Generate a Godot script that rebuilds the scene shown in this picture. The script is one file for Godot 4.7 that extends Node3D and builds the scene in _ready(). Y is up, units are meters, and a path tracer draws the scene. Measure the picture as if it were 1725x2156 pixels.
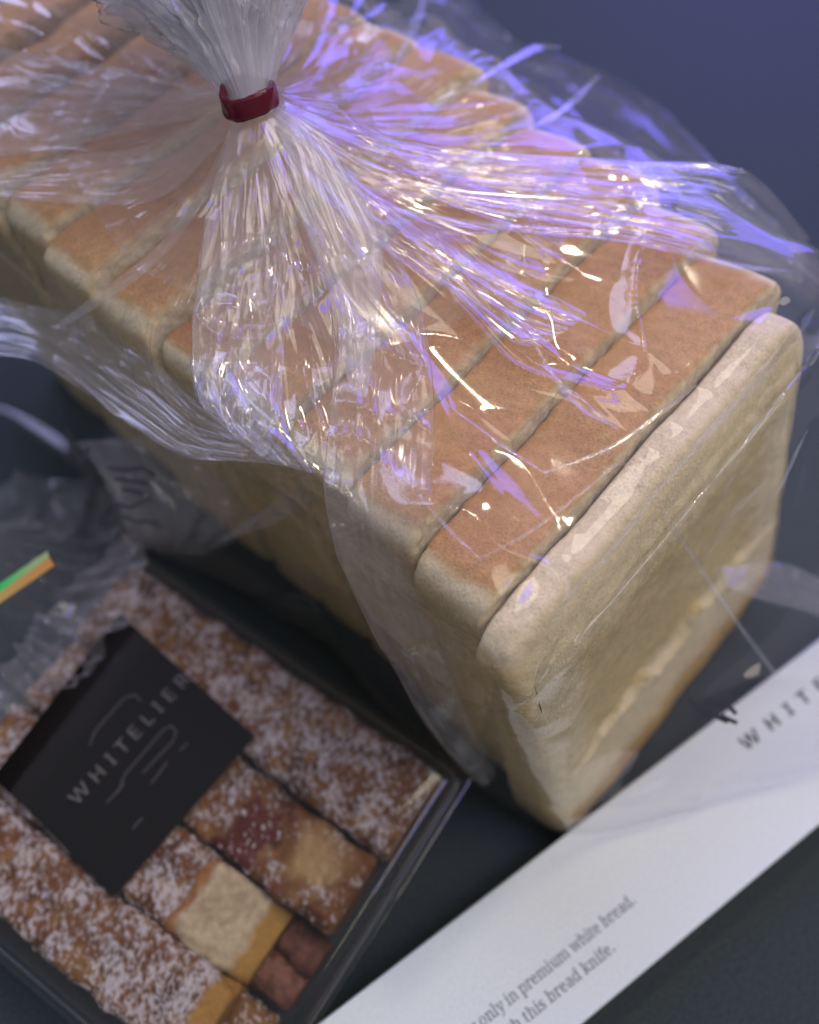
extends Node3D

# ---------------------------------------------------------------- frame of the photograph
const FOCAL := 1900.0
const MID := Vector2(862.5, 1078.0)
const PITCH := 64.0
const EYE_HEIGHT := 0.30
const SD := Vector3(0.66262, 0, -0.74896)      # along the width of a slice
const AD := Vector3(-0.74896, 0, -0.66262)     # along the loaf, away from its heel
const UP := Vector3(0, 1, 0)
const LEAN := 13.0

var eye := Vector3(0, EYE_HEIGHT, EYE_HEIGHT / tan(deg_to_rad(PITCH)))
var fwd := Vector3(0, -sin(deg_to_rad(PITCH)), -cos(deg_to_rad(PITCH)))
var camup := Vector3(0, cos(deg_to_rad(PITCH)), -sin(deg_to_rad(PITCH)))
var rng := RandomNumberGenerator.new()
var used := {}
var M := {}
var knot := Vector3.ZERO


func at(u: float, v: float, y: float) -> Vector3:
	var d := fwd + Vector3.RIGHT * ((u - MID.x) / FOCAL) - camup * ((v - MID.y) / FOCAL)
	return eye + d * ((y - eye.y) / d.y)


func sa(p: Vector3) -> Vector2:
	return Vector2(p.dot(SD), p.dot(AD))


func P(s: float, a: float, y: float) -> Vector3:
	return SD * s + AD * a + UP * y


# ---------------------------------------------------------------- helpers
func numbered(called: String) -> String:
	var k: int = used.get(called, 0)
	used[called] = k + 1
	return called if k == 0 else "%s_%03d" % [called, k]


func thing(called: String, label: String, category: String, where := Vector3.ZERO, group := "") -> Node3D:
	var o := Node3D.new()
	o.name = numbered(called)
	o.position = where
	o.set_meta("label", label)
	o.set_meta("category", category)
	if group:
		o.set_meta("group", group)
	add_child(o, true)
	return o


func obj(called: String, mesh: Mesh, mat: Material, parent: Node3D, where := Transform3D()) -> MeshInstance3D:
	var o := MeshInstance3D.new()
	o.name = called
	o.mesh = mesh
	o.material_override = mat
	o.transform = where
	parent.add_child(o, true)
	return o


func noise(kind: int, freq: float, sd: int, octaves := 1) -> FastNoiseLite:
	var n := FastNoiseLite.new()
	n.noise_type = kind
	n.frequency = freq
	n.seed = sd
	if octaves > 1:
		n.fractal_type = FastNoiseLite.FRACTAL_FBM
		n.fractal_octaves = octaves
	else:
		n.fractal_type = FastNoiseLite.FRACTAL_NONE
	return n


# a grid of points (rows x cols) as one smooth mesh; wrap joins the last column to the first
func grid_mesh(pts: PackedVector3Array, rows: int, cols: int, wrap := false, colors := PackedColorArray(), flip := false) -> ArrayMesh:
	var nrm := PackedVector3Array()
	nrm.resize(rows * cols)
	for r in rows:
		var r0 := maxi(r - 1, 0) * cols
		var r1 := mini(r + 1, rows - 1) * cols
		var rr := r * cols
		for c in cols:
			var c0 := c - 1
			var c1 := c + 1
			if wrap:
				c0 = (c0 + cols) % cols
				c1 = c1 % cols
			else:
				c0 = maxi(c0, 0)
				c1 = mini(c1, cols - 1)
			var n := (pts[r1 + c] - pts[r0 + c]).cross(pts[rr + c1] - pts[rr + c0])
			nrm[rr + c] = -n.normalized() if flip else n.normalized()
	var idx := PackedInt32Array()
	var cc := cols if wrap else cols - 1
	idx.resize((rows - 1) * cc * 6)
	var k := 0
	for r in rows - 1:
		for c in cc:
			var a := r * cols + c
			var b := r * cols + (c + 1) % cols
			var d := a + cols
			var e := b + cols
			if flip:
				idx[k] = a; idx[k + 1] = d; idx[k + 2] = b
				idx[k + 3] = b; idx[k + 4] = d; idx[k + 5] = e
			else:
				idx[k] = a; idx[k + 1] = b; idx[k + 2] = d
				idx[k + 3] = b; idx[k + 4] = e; idx[k + 5] = d
			k += 6
	var arr := []
	arr.resize(Mesh.ARRAY_MAX)
	arr[Mesh.ARRAY_VERTEX] = pts
	arr[Mesh.ARRAY_NORMAL] = nrm
	arr[Mesh.ARRAY_INDEX] = idx
	if colors.size():
		arr[Mesh.ARRAY_COLOR] = colors
	var m := ArrayMesh.new()
	m.add_surface_from_arrays(Mesh.PRIMITIVE_TRIANGLES, arr)
	return m


# a box with rounded edges, centred; its corner points can be moved by a callable
func rounded_box(size: Vector3, r: float, seg := 3) -> ArrayMesh:
	var st := SurfaceTool.new()
	st.begin(Mesh.PRIMITIVE_TRIANGLES)
	st.set_smooth_group(0)
	var h := size / 2 - Vector3.ONE * r
	var n := seg * 2 + 2
	for f in 6:
		var ax := f / 2
		var sg := 1.0 if f % 2 == 0 else -1.0
		var grid := []
		for i in n:
			for j in n:
				var a := (float(mini(i, seg)) / seg if i <= seg else float(i - seg - 1) / seg)
				var ui := -1.0 + a if i <= seg else a
				var b := (float(mini(j, seg)) / seg if j <= seg else float(j - seg - 1) / seg)
				var vj := -1.0 + b if j <= seg else b
				var d := Vector3.ZERO
				d[ax] = sg
				d[(ax + 1) % 3] = tan(ui * PI / 4)
				d[(ax + 2) % 3] = tan(vj * PI / 4)
				d = d.normalized()
				var c := Vector3.ZERO
				c[ax] = sg * h[ax]
				c[(ax + 1) % 3] = (-1.0 if i <= seg else 1.0) * h[(ax + 1) % 3]
				c[(ax + 2) % 3] = (-1.0 if j <= seg else 1.0) * h[(ax + 2) % 3]
				grid.append([c + d * r, d])
		for i in n - 1:
			for j in n - 1:
				var q := [grid[i * n + j], grid[(i + 1) * n + j], grid[(i + 1) * n + j + 1], grid[i * n + j + 1]]
				var order := [0, 2, 1, 0, 3, 2] if sg > 0 else [0, 1, 2, 0, 2, 3]
				for k in order:
					st.set_normal(q[k][1])
					st.add_vertex(q[k][0])
	st.index()
	return st.commit()


func tex(size: int, f: Callable) -> ImageTexture:
	var im := Image.create(size, size, false, Image.FORMAT_RGB8)
	for y in size:
		for x in size:
			im.set_pixel(x, y, f.call(x, y))
	return ImageTexture.create_from_image(im)


# noise that repeats at the edge of a square of the given side
func tile(n: FastNoiseLite, x: float, y: float, side: float) -> float:
	var fx := smoothstep(0.0, 1.0, x / side)
	var fy := smoothstep(0.0, 1.0, y / side)
	var a := lerpf(n.get_noise_2d(x + side, y + side), n.get_noise_2d(x, y + side), fx)
	var b := lerpf(n.get_noise_2d(x + side, y), n.get_noise_2d(x, y), fx)
	return lerpf(a, b, fy) * 1.25


func mat(color: Color, rough: float, spec := 0.5) -> StandardMaterial3D:
	var m := StandardMaterial3D.new()
	m.albedo_color = color.linear_to_srgb()
	m.roughness = rough
	m.metallic_specular = spec
	return m


func film(haze: float, rough := 0.06, tint := Color(0.88, 0.88, 0.89)) -> StandardMaterial3D:
	var m := StandardMaterial3D.new()
	m.transparency = BaseMaterial3D.TRANSPARENCY_ALPHA
	m.cull_mode = BaseMaterial3D.CULL_DISABLED
	var c := tint.linear_to_srgb()
	c.a = haze
	m.albedo_color = c
	m.roughness = rough
	m.metallic_specular = 0.5
	return m


func baked(mottle: Texture2D, bump: float, scale: float, rough := 0.75) -> StandardMaterial3D:
	var m := StandardMaterial3D.new()
	m.vertex_color_use_as_albedo = true
	m.albedo_texture = mottle
	m.uv1_triplanar = true
	m.uv1_scale = Vector3.ONE * scale
	m.roughness = rough
	m.metallic_specular = 0.35
	m.heightmap_enabled = true
	m.heightmap_texture = mottle
	m.heightmap_scale = bump
	return m


# ---------------------------------------------------------------- scene
func _ready() -> void:
	rng.seed = 7
	var cam := Camera3D.new()
	cam.name = "camera"
	cam.transform = Transform3D(Basis(Vector3.RIGHT, camup, -fwd), eye)
	var ca := CameraAttributesPhysical.new()
	ca.frustum_focal_length = 12.0 / tan(atan(1078.0 / FOCAL))
	ca.frustum_focus_distance = 0.208
	ca.frustum_near = 0.02
	ca.frustum_far = 20.0
	ca.exposure_aperture = 3.3
	cam.attributes = ca
	cam.fov = rad_to_deg(2.0 * atan(1078.0 / FOCAL))
	cam.near = 0.02
	cam.far = 20.0
	add_child(cam)
	cam.current = true

	var env := Environment.new()
	env.background_mode = Environment.BG_COLOR
	env.background_color = Color(0.150, 0.155, 0.175).linear_to_srgb()
	env.tonemap_mode = Environment.TONE_MAPPER_LINEAR
	env.tonemap_exposure = 1.24
	env.sdfgi_enabled = true
	env.ssao_enabled = true
	env.ssil_enabled = true
	var we := WorldEnvironment.new()
	we.name = "environment"
	we.environment = env
	add_child(we)

	lamp("ceiling_light", Vector3(0.50, 1.15, 0.06), Vector2(0.95, 0.60), Color(1.0, 0.90, 0.71), 1.0, "wide warm white ceiling lamp panel above the table to the right")
	lamp("ceiling_spotlight", Vector3(0.36, 1.35, -0.78), Vector2(0.12, 0.12), Color(1.0, 0.88, 0.70), 26.0, "small warm ceiling spotlight above the bread")
	lamp("window_light", Vector3(-0.42, 1.15, -1.00), Vector2(0.9, 0.6), Color(0.56, 0.58, 1.0), 1.9, "pale lavender lit window pane behind the bread")
	lamp("neon_light", Vector3(0.50, 0.56, -0.98), Vector2(0.46, 0.74), Color(0.19, 0.15, 1.0), 2.0, "upright blue violet light panel behind the bread")
	lamp("neon_light", Vector3(0.32, 1.12, 0.14), Vector2(0.34, 0.16), Color(0.19, 0.15, 1.0), 2.3, "blue violet light panel hanging above the bread")

	materials()
	build_table()
	build_bread()
	build_bag()
	build_tie()
	build_pastry()
	build_knife_box()
	build_print()


# a lamp outside the frame: a housing with a glowing face, and the light that it gives
func lamp(called: String, where: Vector3, size: Vector2, color: Color, energy: float, label: String) -> void:
	var o := thing(called, label, "lamp")
	o.look_at_from_position(where, Vector3(0.0, 0.08, 0.0), Vector3(0, 0.1, -1).normalized())
	obj("lamp_housing", rounded_box(Vector3(size.x + 0.02, size.y + 0.02, 0.03), 0.004), mat(Color(0.5, 0.5, 0.5), 0.5), o, Transform3D(Basis(), Vector3(0, 0, 0.022)))
	var glow := mat(color, 0.5)
	glow.emission_enabled = true
	glow.emission = color.linear_to_srgb()
	glow.emission_energy_multiplier = 0.4
	obj("lamp_diffuser", rounded_box(Vector3(size.x, size.y, 0.004), 0.001), glow, o, Transform3D(Basis(), Vector3(0, 0, 0.0045)))
	var l := AreaLight3D.new()
	l.name = called + "_beam"
	l.area_size = size
	l.area_normalize_energy = false
	l.area_range = 6.0
	l.light_color = color.linear_to_srgb()
	l.light_energy = energy
	l.shadow_enabled = true
	o.add_child(l, true)


func materials() -> void:
	var n1 := noise(FastNoiseLite.TYPE_SIMPLEX_SMOOTH, 0.045, 3, 3)
	var n2 := noise(FastNoiseLite.TYPE_SIMPLEX_SMOOTH, 0.16, 4, 2)
	var n4 := noise(FastNoiseLite.TYPE_SIMPLEX_SMOOTH, 0.23, 12)
	M.crust_tex = tex(256, func(x, y):
		var k: float = 0.93 + 0.08 * tile(n1, x, y, 256) + 0.07 * tile(n2, x, y, 256)
		k -= 0.08 * smoothstep(0.30, 0.62, tile(n4, x, y, 256))
		return Color(k, k * 0.99, k * 0.95))
	var n3 := noise(FastNoiseLite.TYPE_CELLULAR, 0.10, 5)
	n3.cellular_return_type = FastNoiseLite.RETURN_DISTANCE2_SUB
	M.crumb_tex = tex(256, func(x, y):
		var k: float = 0.88 + 0.10 * tile(n2, x, y, 256) + 0.10 * tile(n1, x, y, 256)
		return Color(k, k, k * 0.985))
	M.crust = baked(M.crust_tex, 0.10, 22.0, 0.6)
	M.crumb = baked(M.crumb_tex, 0.05, 34.0, 0.9)
	M.film = film(0.036, 0.07)
	M.film_hazy = film(0.04, 0.16, Color(0.86, 0.86, 0.87))
	M.film_folded = film(0.13, 0.2, Color(0.86, 0.86, 0.87))
	M.film_loose = film(0.06, 0.12, Color(0.86, 0.86, 0.87))
	M.film_dense = film(0.38, 0.16, Color(0.86, 0.86, 0.87))
	M.film_dense.backlight_enabled = true
	M.film_dense.backlight = Color(0.30, 0.30, 0.30)
	M.film_folded.backlight_enabled = true
	M.film_folded.backlight = Color(0.16, 0.16, 0.16)


func build_table() -> void:
	var g := noise(FastNoiseLite.TYPE_SIMPLEX_SMOOTH, 0.3, 9, 3)
	var t := tex(256, func(x, y):
		var k: float = 0.85 + 0.3 * tile(g, x, y, 256)
		return Color(k, k, k))
	var m := mat(Color(0.042, 0.060, 0.061), 0.62, 0.3)
	m.albedo_texture = t
	m.uv1_triplanar = true
	m.uv1_scale = Vector3.ONE * 12.0
	var top := obj("table_top", rounded_box(Vector3(1.8, 0.03, 1.2), 0.004), m, self, Transform3D(Basis(), Vector3(0.1, -0.015, -0.1)))
	top.set_meta("kind", "structure")
	top.set_meta("label", "dark slate blue table top under the bread")


# ---------------------------------------------------------------- bread
func outline(xl: float, xr: float, h: float, rtl: float, rtr: float, rb: float, n: int) -> Array:
	# points and outward normals of a rounded rectangle, starting at the bottom left, clockwise
	var pts := []
	var arcs := [[Vector2(xl + rb, rb), rb, PI * 1.5, PI], [Vector2(xl + rtl, h - rtl), rtl, PI, PI * 0.5], [Vector2(xr - rtr, h - rtr), rtr, PI * 0.5, 0.0], [Vector2(xr - rb, rb), rb, 0.0, -PI * 0.5]]
	var raw := []
	for a in arcs:
		for k in 13:
			var t: float = lerpf(a[2], a[3], k / 12.0)
			raw.append(a[0] + Vector2(cos(t), sin(t)) * a[1])
	raw.append(raw[0])
	var total := 0.0
	for k in raw.size() - 1:
		total += raw[k].distance_to(raw[k + 1])
	var seg := 0
	var done := 0.0
	for k in n:
		var want := total * k / n
		while done + raw[seg].distance_to(raw[seg + 1]) < want:
			done += raw[seg].distance_to(raw[seg + 1])
			seg += 1
		var l: float = raw[seg].distance_to(raw[seg + 1])
		pts.append(raw[seg].lerp(raw[seg + 1], (want - done) / maxf(l, 1e-9)))
	return pts


const BROWN := Color(0.56, 0.29, 0.10)
const GOLD := Color(0.66, 0.44, 0.17)
const PALE := Color(0.84, 0.73, 0.48)
const CRUMB := Color(0.80, 0.70, 0.48)


func crust_color(p: Vector3, nrm: Vector2, n: FastNoiseLite, n2: FastNoiseLite, heel: bool) -> Color:
	var wob := n.get_noise_3dv(p * 60.0) * 0.35 + n2.get_noise_3dv(p * 400.0) * 0.18
	var top := smoothstep(0.80, 0.985, nrm.y + wob * 0.22)
	var side := smoothstep(0.80, 0.99, absf(nrm.x) + wob * 0.2)
	var c := PALE
	c = c.lerp(GOLD.lerp(PALE, clampf(0.45 + wob * 0.8, 0, 1)), side)
	c = c.lerp(BROWN.lerp(GOLD, clampf(0.24 + wob * 1.0, 0, 1)).lerp(Color(0.42, 0.18, 0.06), clampf(n.get_noise_3dv(p * 26.0 + Vector3(4, 0, 0)) * 0.8, 0, 0.4)), top * (0.12 if heel else 1.0))
	return c


func build_slice(k: int, front: float, label: String) -> void:
	var heel := k == 0
	var t := 0.0211
	var al := deg_to_rad(LEAN + rng.randf_range(-0.6, 0.6))
	var h := (0.1205 + rng.randf_range(-0.0012, 0.0010) - t * sin(al)) / cos(al)
	var xl := -0.0500 + rng.randf_range(-0.0018, 0.0018)
	var ends := [0.064, 0.0745, 0.0775, 0.0812, 0.0795, 0.0808, 0.084, 0.081, 0.079, 0.081, 0.080, 0.079]
	var xr: float = ends[k]
	if heel:
		xl = -0.0565
		xr = 0.0675
	var base := P(0, front - h * sin(al), t * sin(al) + 0.0006)
	var o := thing("bread_heel" if heel else "bread_slice", label, "bread", base, "slices of the white loaf")
	o.basis = Basis(SD, AD * sin(al) + UP * cos(al), -AD * cos(al) + UP * sin(al)).rotated(UP, rng.randf_range(-0.012, 0.012))
	var n := noise(FastNoiseLite.TYPE_SIMPLEX_SMOOTH, 1.0, 40 + k, 3)
	var n2 := noise(FastNoiseLite.TYPE_SIMPLEX_SMOOTH, 1.0, 80 + k, 2)
	var num := 420
	var pts := outline(xl, xr, h, 0.0085 + rng.randf_range(-0.0015, 0.0015), 0.0125 if not heel else 0.015, 0.009, num)
	var nrm := []
	for i in num:
		var d: Vector2 = pts[(i + 2) % num] - pts[(i - 2 + num) % num]
		nrm.append(Vector2(-d.y, d.x).normalized())
	for i in num:
		pts[i] += nrm[i] * (n.get_noise_2d(pts[i].x * 30.0, pts[i].y * 30.0 + k * 7.0) * 0.0016)
	# crust: the band round the slice
	var prof := [[0.0, 0.0030], [-0.0001, 0.0016], [-0.0006, 0.0006], [-0.0016, 0.0001], [-0.005, -0.0002], [-0.008, -0.0003], [-0.0115, -0.0003], [-0.015, -0.0002], [-t + 0.0016, 0.0001], [-t + 0.0006, 0.0006], [-t + 0.0001, 0.0016], [-t, 0.003]]
	if heel:
		prof = [[0.0, 0.0030], [-0.0003, 0.0022], [-0.0008, 0.0016], [-0.0014, 0.0012], [-0.0022, 0.0008], [-0.0032, 0.0004], [-0.0044, 0.0002], [-0.0058, 0.0], [-0.0074, 0.0], [-0.0092, 0.0], [-0.0112, 0.0], [-0.0135, 0.0], [-0.016, 0.0], [-t + 0.0026, 0.0], [-t + 0.0012, 0.0006], [-t + 0.0004, 0.0017], [-t, 0.003]]
	var v := PackedVector3Array()
	var col := PackedColorArray()
	for j in prof.size():
		for i in num:
			var p2: Vector2 = pts[i] - nrm[i] * prof[j][1]
			var p := Vector3(p2.x, p2.y, prof[j][0])
			var rough := n2.get_noise_3dv(p * 260.0) * 0.0003
			p.z += n2.get_noise_3dv(p * 180.0) * (0.0007 if (j < 3 or j > 8) and not heel else 0.0)
			v.append(heel_round(p + Vector3(nrm[i].x, nrm[i].y, 0) * rough, h) if heel else p + Vector3(nrm[i].x, nrm[i].y, 0) * rough)
			var c := crust_color(p + Vector3(k, 0, 0), nrm[i], n, n2, heel)
			var edge := smoothstep(0.0002, 0.0021, prof[j][1] + n2.get_noise_3dv(p * 300.0) * 0.0008)
			col.append(c.lerp(PALE.lerp(c, 0.15), edge))
	obj("crust", grid_mesh(v, prof.size(), num, true, col), M.crust, o)
	# the two cut faces, as rings that shrink towards the middle
	for side in 2:
		var z0 := 0.0 if side == 0 else -t
		var rings := [0.0030, 0.0042, 0.0060, 0.009, 0.013, 0.018, 0.025, 0.034, 0.046, 0.0585]
		if heel and side == 0:
			heel_front(o, xl, xr, h, n, n2)
			continue
		v = PackedVector3Array()
		col = PackedColorArray()
		for j in rings.size():
			for i in num:
				var inset: float = rings[j]
				var lo := Vector2(minf(xl + inset, (xl + xr) / 2), minf(inset, h / 2))
				var hi := Vector2(maxf(xr - inset, (xl + xr) / 2), maxf(h - inset, h / 2))
				var first: Vector2 = pts[i] - nrm[i] * 0.003
				var f := (Vector2(first.x, first.y) - Vector2(xl + 0.003, 0.003)) / Vector2(xr - xl - 0.006, h - 0.006)
				var p2 := Vector2(lerpf(lo.x, hi.x, f.x), lerpf(lo.y, hi.y, f.y)) if j > 0 else first
				var p := Vector3(p2.x, p2.y, z0)
				var dz := n2.get_noise_3dv(p * 180.0) * 0.0007 * (1.0 if side == 0 else -1.0)
				var c := CRUMB.lerp(PALE, clampf(0.3 + n.get_noise_3dv(p * 90.0), 0, 1))
				p.z += dz
				v.append(p)
				col.append(c)
		obj("crumb", grid_mesh(v, rings.size(), num, true, col, side == 0), M.crumb, o)


func heel_front(o: Node3D, xl: float, xr: float, h: float, n: FastNoiseLite, n2: FastNoiseLite) -> void:
	var rows := 220
	var cols := 220
	var v := PackedVector3Array()
	var col := PackedColorArray()
	for r in rows:
		var y := lerpf(0.0029, h - 0.0029, float(r) / (rows - 1))
		var il := 0.0029
		var ir := 0.0029
		var up := y - (h - 0.011)
		if up > 0.0:
			il += 0.011 - sqrt(maxf(0.0, 0.000121 - up * up))
		up = y - (h - 0.015)
		if up > 0.0:
			ir += 0.015 - sqrt(maxf(0.0, 0.000225 - up * up))
		var dn := 0.009 - y
		if dn > 0.0:
			il += 0.009 - sqrt(maxf(0.0, 0.000081 - dn * dn))
			ir += 0.009 - sqrt(maxf(0.0, 0.000081 - dn * dn))
		for c in cols:
			var p := Vector2(lerpf(xl + il, xr - ir, float(c) / (cols - 1)), y)
			var q := heel_round(Vector3(p.x, p.y, 0.0), h)
			v.append(Vector3(q.x, q.y, q.z + heel_relief(p, xl, xr, h, n)))
			col.append(heel_color(p, xl, xr, h, n, n2))
	obj("end_crust", grid_mesh(v, rows, cols, false, col), M.crust, o)


func heel_round(p: Vector3, h: float) -> Vector3:
	# the baked end of a loaf: thinner towards its top, round where top and sides turn into its face
	var r := 0.009
	var k := clampf((p.z + r) / r, 0.0, 1.0)
	var drop := 1.0 - sqrt(1.0 - k * k * 0.98)
	var lean := -0.0092 * clampf(p.y / h, 0.0, 1.0) * clampf(1.0 + p.z / 0.0206, 0.0, 1.0)
	return Vector3(0.0055 + (p.x - 0.0055) * (1.0 - 0.05 * drop), p.y * (1.0 - 0.0075 / h * drop), p.z + lean)


func heel_relief(p: Vector2, xl: float, xr: float, h: float, n: FastNoiseLite) -> float:
	# the baked end sinks in its middle and juts out in a ragged lip along the bottom
	var d := minf(minf(p.x - xl, xr - p.x), h - p.y)
	var z := -0.0002 + 0.0008 * smoothstep(0.003, 0.010, minf(d, p.y)) 
	var line := 0.036 + n.get_noise_2d(p.x * 32.0, 3.0) * 0.009 + n.get_noise_2d(p.x * 130.0, 9.0) * 0.0010
	var depth := smoothstep(0.002, 0.030, minf(p.x - xl, xr - p.x))
	var above := smoothstep(h - 0.015, 0.050, p.y)
	z -= 0.0034 * above * depth * smoothstep(line - 0.0006, line + 0.0030, p.y)
	if p.y < line:
		z += depth * lerpf(0.001, -0.0012, clampf(p.y / line, 0.0, 1.0))
	return z + n.get_noise_2d(p.x * 40.0, p.y * 40.0) * 0.0009 * smoothstep(0.0, 0.01, d)


func heel_color(p: Vector2, xl: float, xr: float, h: float, n: FastNoiseLite, n2: FastNoiseLite) -> Color:
	var w := n.get_noise_2d(p.x * 55.0 + 5.0, p.y * 55.0) * 0.3 + n2.get_noise_2d(p.x * 260.0, p.y * 260.0) * 0.15
	var d := minf(minf(p.x - xl, xr - p.x), h - p.y)
	var inner := smoothstep(0.013, 0.024, d + w * 0.010)
	var c := PALE.lerp(Color(0.68, 0.54, 0.25), inner * clampf(0.85 + w * 0.5, 0, 1))
	c = c.lerp(Color(0.58, 0.38, 0.12), smoothstep(0.03, 0.06, p.x - 0.01 + w * 0.02) * inner * 0.6)
	if p.y < 0.041:
		c = PALE.lerp(GOLD, smoothstep(0.020, 0.010, p.y + w * 0.006))
	return c


func build_bread() -> void:
	var names := [
		"pale golden end piece of the loaf facing the white box",
		"brown topped bread slice directly behind the pale end piece",
		"second brown topped bread slice behind the pale end piece",
		"third brown topped bread slice behind the pale end piece",
		"fourth brown topped bread slice, below the long creased film fold",
		"fifth brown topped bread slice behind the pale end piece",
		"sixth brown topped bread slice, in front of the gathered bag neck",
		"seventh brown topped bread slice, right below the red tie",
		"eighth brown topped bread slice, just behind the red tie",
		"ninth brown topped bread slice, under the flared film tail",
		"tenth brown topped bread slice, deep under the flared film tail",
		"farthest brown topped bread slice, cut off by the upper picture corner"]
	for k in 12:
		build_slice(k, -0.0868 + 0.0219 * k, names[k])


# ---------------------------------------------------------------- the bag
var base_r := PackedFloat32Array()
var base_y := PackedFloat32Array()
var film_pts := PackedVector3Array()
const COLS := 1500
const ROWS := 320
const KNOT_Y := 0.152


func solid_y(s: float, a: float) -> float:
	var y := 0.001
	var p := P(s, a, 0)
	var q := p.x * 0.5678 + p.z * 0.8231
	y += 0.0205 * smoothstep(0.112, 0.1205, q) * smoothstep(0.172, 0.162, q)
	# distance outside the loaf's plan, and its height there
	var left := 0.053 + 0.0055 * smoothstep(-0.055, -0.068, a)
	var out := maxf(maxf(-left - s, s - 0.084), a - 0.18)
	if out < 0.007 and a > -0.128:
		var top := 0.1225
		var e := minf(s + left, 0.084 - s)
		if e < 0.012:
			top -= 0.012 - sqrt(maxf(0.0, 0.000144 - pow(minf(0.012 - e, 0.012), 2.0)))
		if a < -0.068:
			var k := clampf((-0.068 - a) / 0.0095, 0.0, 1.0)
			top = minf(top, 0.1225 - 0.008 * (1.0 - sqrt(1.0 - k * k * 0.98)))
		if a < -0.0765:
			top = minf(top, 0.116 - (-0.0765 - a) / 0.043 * 0.113)
		if out > 0.0:
			top *= 1.0 - out / 0.007
		y = maxf(y, top)
	return y


func base_outline() -> void:
	# where the bag ends on the table, round the knot: pixel of the photograph and height
	var px := [[0, 862, .003], [212, 1026, .003], [262, 1130, .004], [313, 1156, .003], [467, 1222, .003], [705, 1368, .003], [800, 1500, .003], [930, 1612, .003], [1080, 1702, .003], [1152, 1778, .003],
		[1300, 1745, .0225], [1450, 1700, .0225], [1725, 1625, .0225], [1990, 1500, .004], [2150, 1200, .004], [2080, 900, .01], [1900, 650, .03], [1725, 528, .05], [1655, 480, .06], [1592, 440, .06], [1545, 385, .06], [1490, 322, .06], [1400, 228, .06], [1290, 152, .06], [1180, 118, .06], [1100, 98, .06], [1022, 30, .06], [930, -60, .06]]
	var ks := sa(knot)
	var list := []
	for q in px:
		var e := sa(at(q[0], q[1], q[2])) - ks
		list.append([fposmod(e.angle(), TAU), e.length(), q[2]])
	for q in [[0.105, 0.19], [0.05, 0.215], [0.0, 0.215], [-0.05, 0.215], [-0.092, 0.205]]:
		var e := Vector2(q[0], q[1]) - ks
		list.append([fposmod(e.angle(), TAU), e.length(), 0.01])
	list.sort_custom(func(a, b): return a[0] < b[0])
	base_r.resize(COLS)
	base_y.resize(COLS)
	for c in COLS:
		var th := TAU * c / COLS
		var j := 0
		while j < list.size() and list[j][0] < th:
			j += 1
		var b: Array = list[j % list.size()]
		var a: Array = list[(j - 1 + list.size()) % list.size()]
		var span := fposmod(b[0] - a[0], TAU)
		var f := fposmod(th - a[0], TAU) / maxf(span, 1e-6)
		# straight in the plane between the two control points
		var pa: Vector2 = Vector2.from_angle(a[0]) * a[1]
		var pb: Vector2 = Vector2.from_angle(b[0]) * b[1]
		var d := Vector2.from_angle(th)
		var cr := d.cross(pb - pa)
		var rr: float = pa.cross(pb - pa) / cr if absf(cr) > 1e-9 else lerpf(a[1], b[1], f)
		base_r[c] = rr
		base_y[c] = lerpf(a[2], b[2], f)


func profile(c: int, drop: float) -> PackedVector2Array:
	# (distance, height) of the film along one direction from the knot, pulled over what lies below
	var th := TAU * c / COLS
	var d := Vector2.from_angle(th)
	var ks := sa(knot)
	var num := 220
	var rmax := base_r[c]
	var rs := PackedFloat32Array()
	var ys := PackedFloat32Array()
	for k in num + 1:
		var r := 0.0045 + (rmax - 0.0045) * k / num
		rs.append(r)
		ys.append(solid_y(ks.x + d.x * r, ks.y + d.y * r) + 0.0012)
	ys[0] = KNOT_Y
	ys[num] = maxf(base_y[c], 0.002)
	# upper hull
	var hull := [0]
	for k in range(1, num + 1):
		while hull.size() > 1:
			var i: int = hull[-2]
			var j: int = hull[-1]
			if (ys[j] - ys[i]) * (rs[k] - rs[i]) <= (ys[k] - ys[i]) * (rs[j] - rs[i]):
				hull.pop_back()
			else:
				break
		hull.append(k)
	var line := PackedVector2Array()
	var h := 0
	for k in num + 1:
		while h < hull.size() - 2 and hull[h + 1] < k:
			h += 1
		var i: int = hull[h]
		var j: int = hull[h + 1]
		var hy := lerpf(ys[i], ys[j], (rs[k] - rs[i]) / (rs[j] - rs[i]))
		var near := exp(-pow(maxf(rs[k] - 0.004, 0.0) / drop, 1.15))
		var y := ys[k]
		if ys[k] > 0.1:
			y = lerpf(ys[k], maxf(hy, ys[k]), near)
		else:
			y = lerpf(ys[k], hy, 0.86)
		if k < 3:
			y = hy
		line.append(Vector2(rs[k], y))
	line.append(Vector2(rmax - 0.0035, maxf(line[num].y * 0.35, 0.0015)))
	line.append(Vector2(rmax - 0.010, 0.0012))
	return line


func ridge(x: float) -> float:
	return 1.0 - absf(x) * 2.0


func build_bag() -> void:
	knot = at(525, 205, KNOT_Y)
	base_outline()
	var o := thing("bread_bag", "clear crinkled plastic bag gathered over the sliced white loaf", "bag")
	film_pts = film_sheet(ROWS, 11, 0.045, 1.0, 1.0)
	obj("film_cover", grid_mesh(film_pts, ROWS, COLS, true), M.film, o)
	var inner := film_sheet(110, 23, 0.030, 0.24, 0.8, 2)
	obj("inner_gather", grid_mesh(inner, 110, COLS / 2, true), M.film_hazy, o)
	build_tail(o)
	build_ribbons(o)


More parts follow.
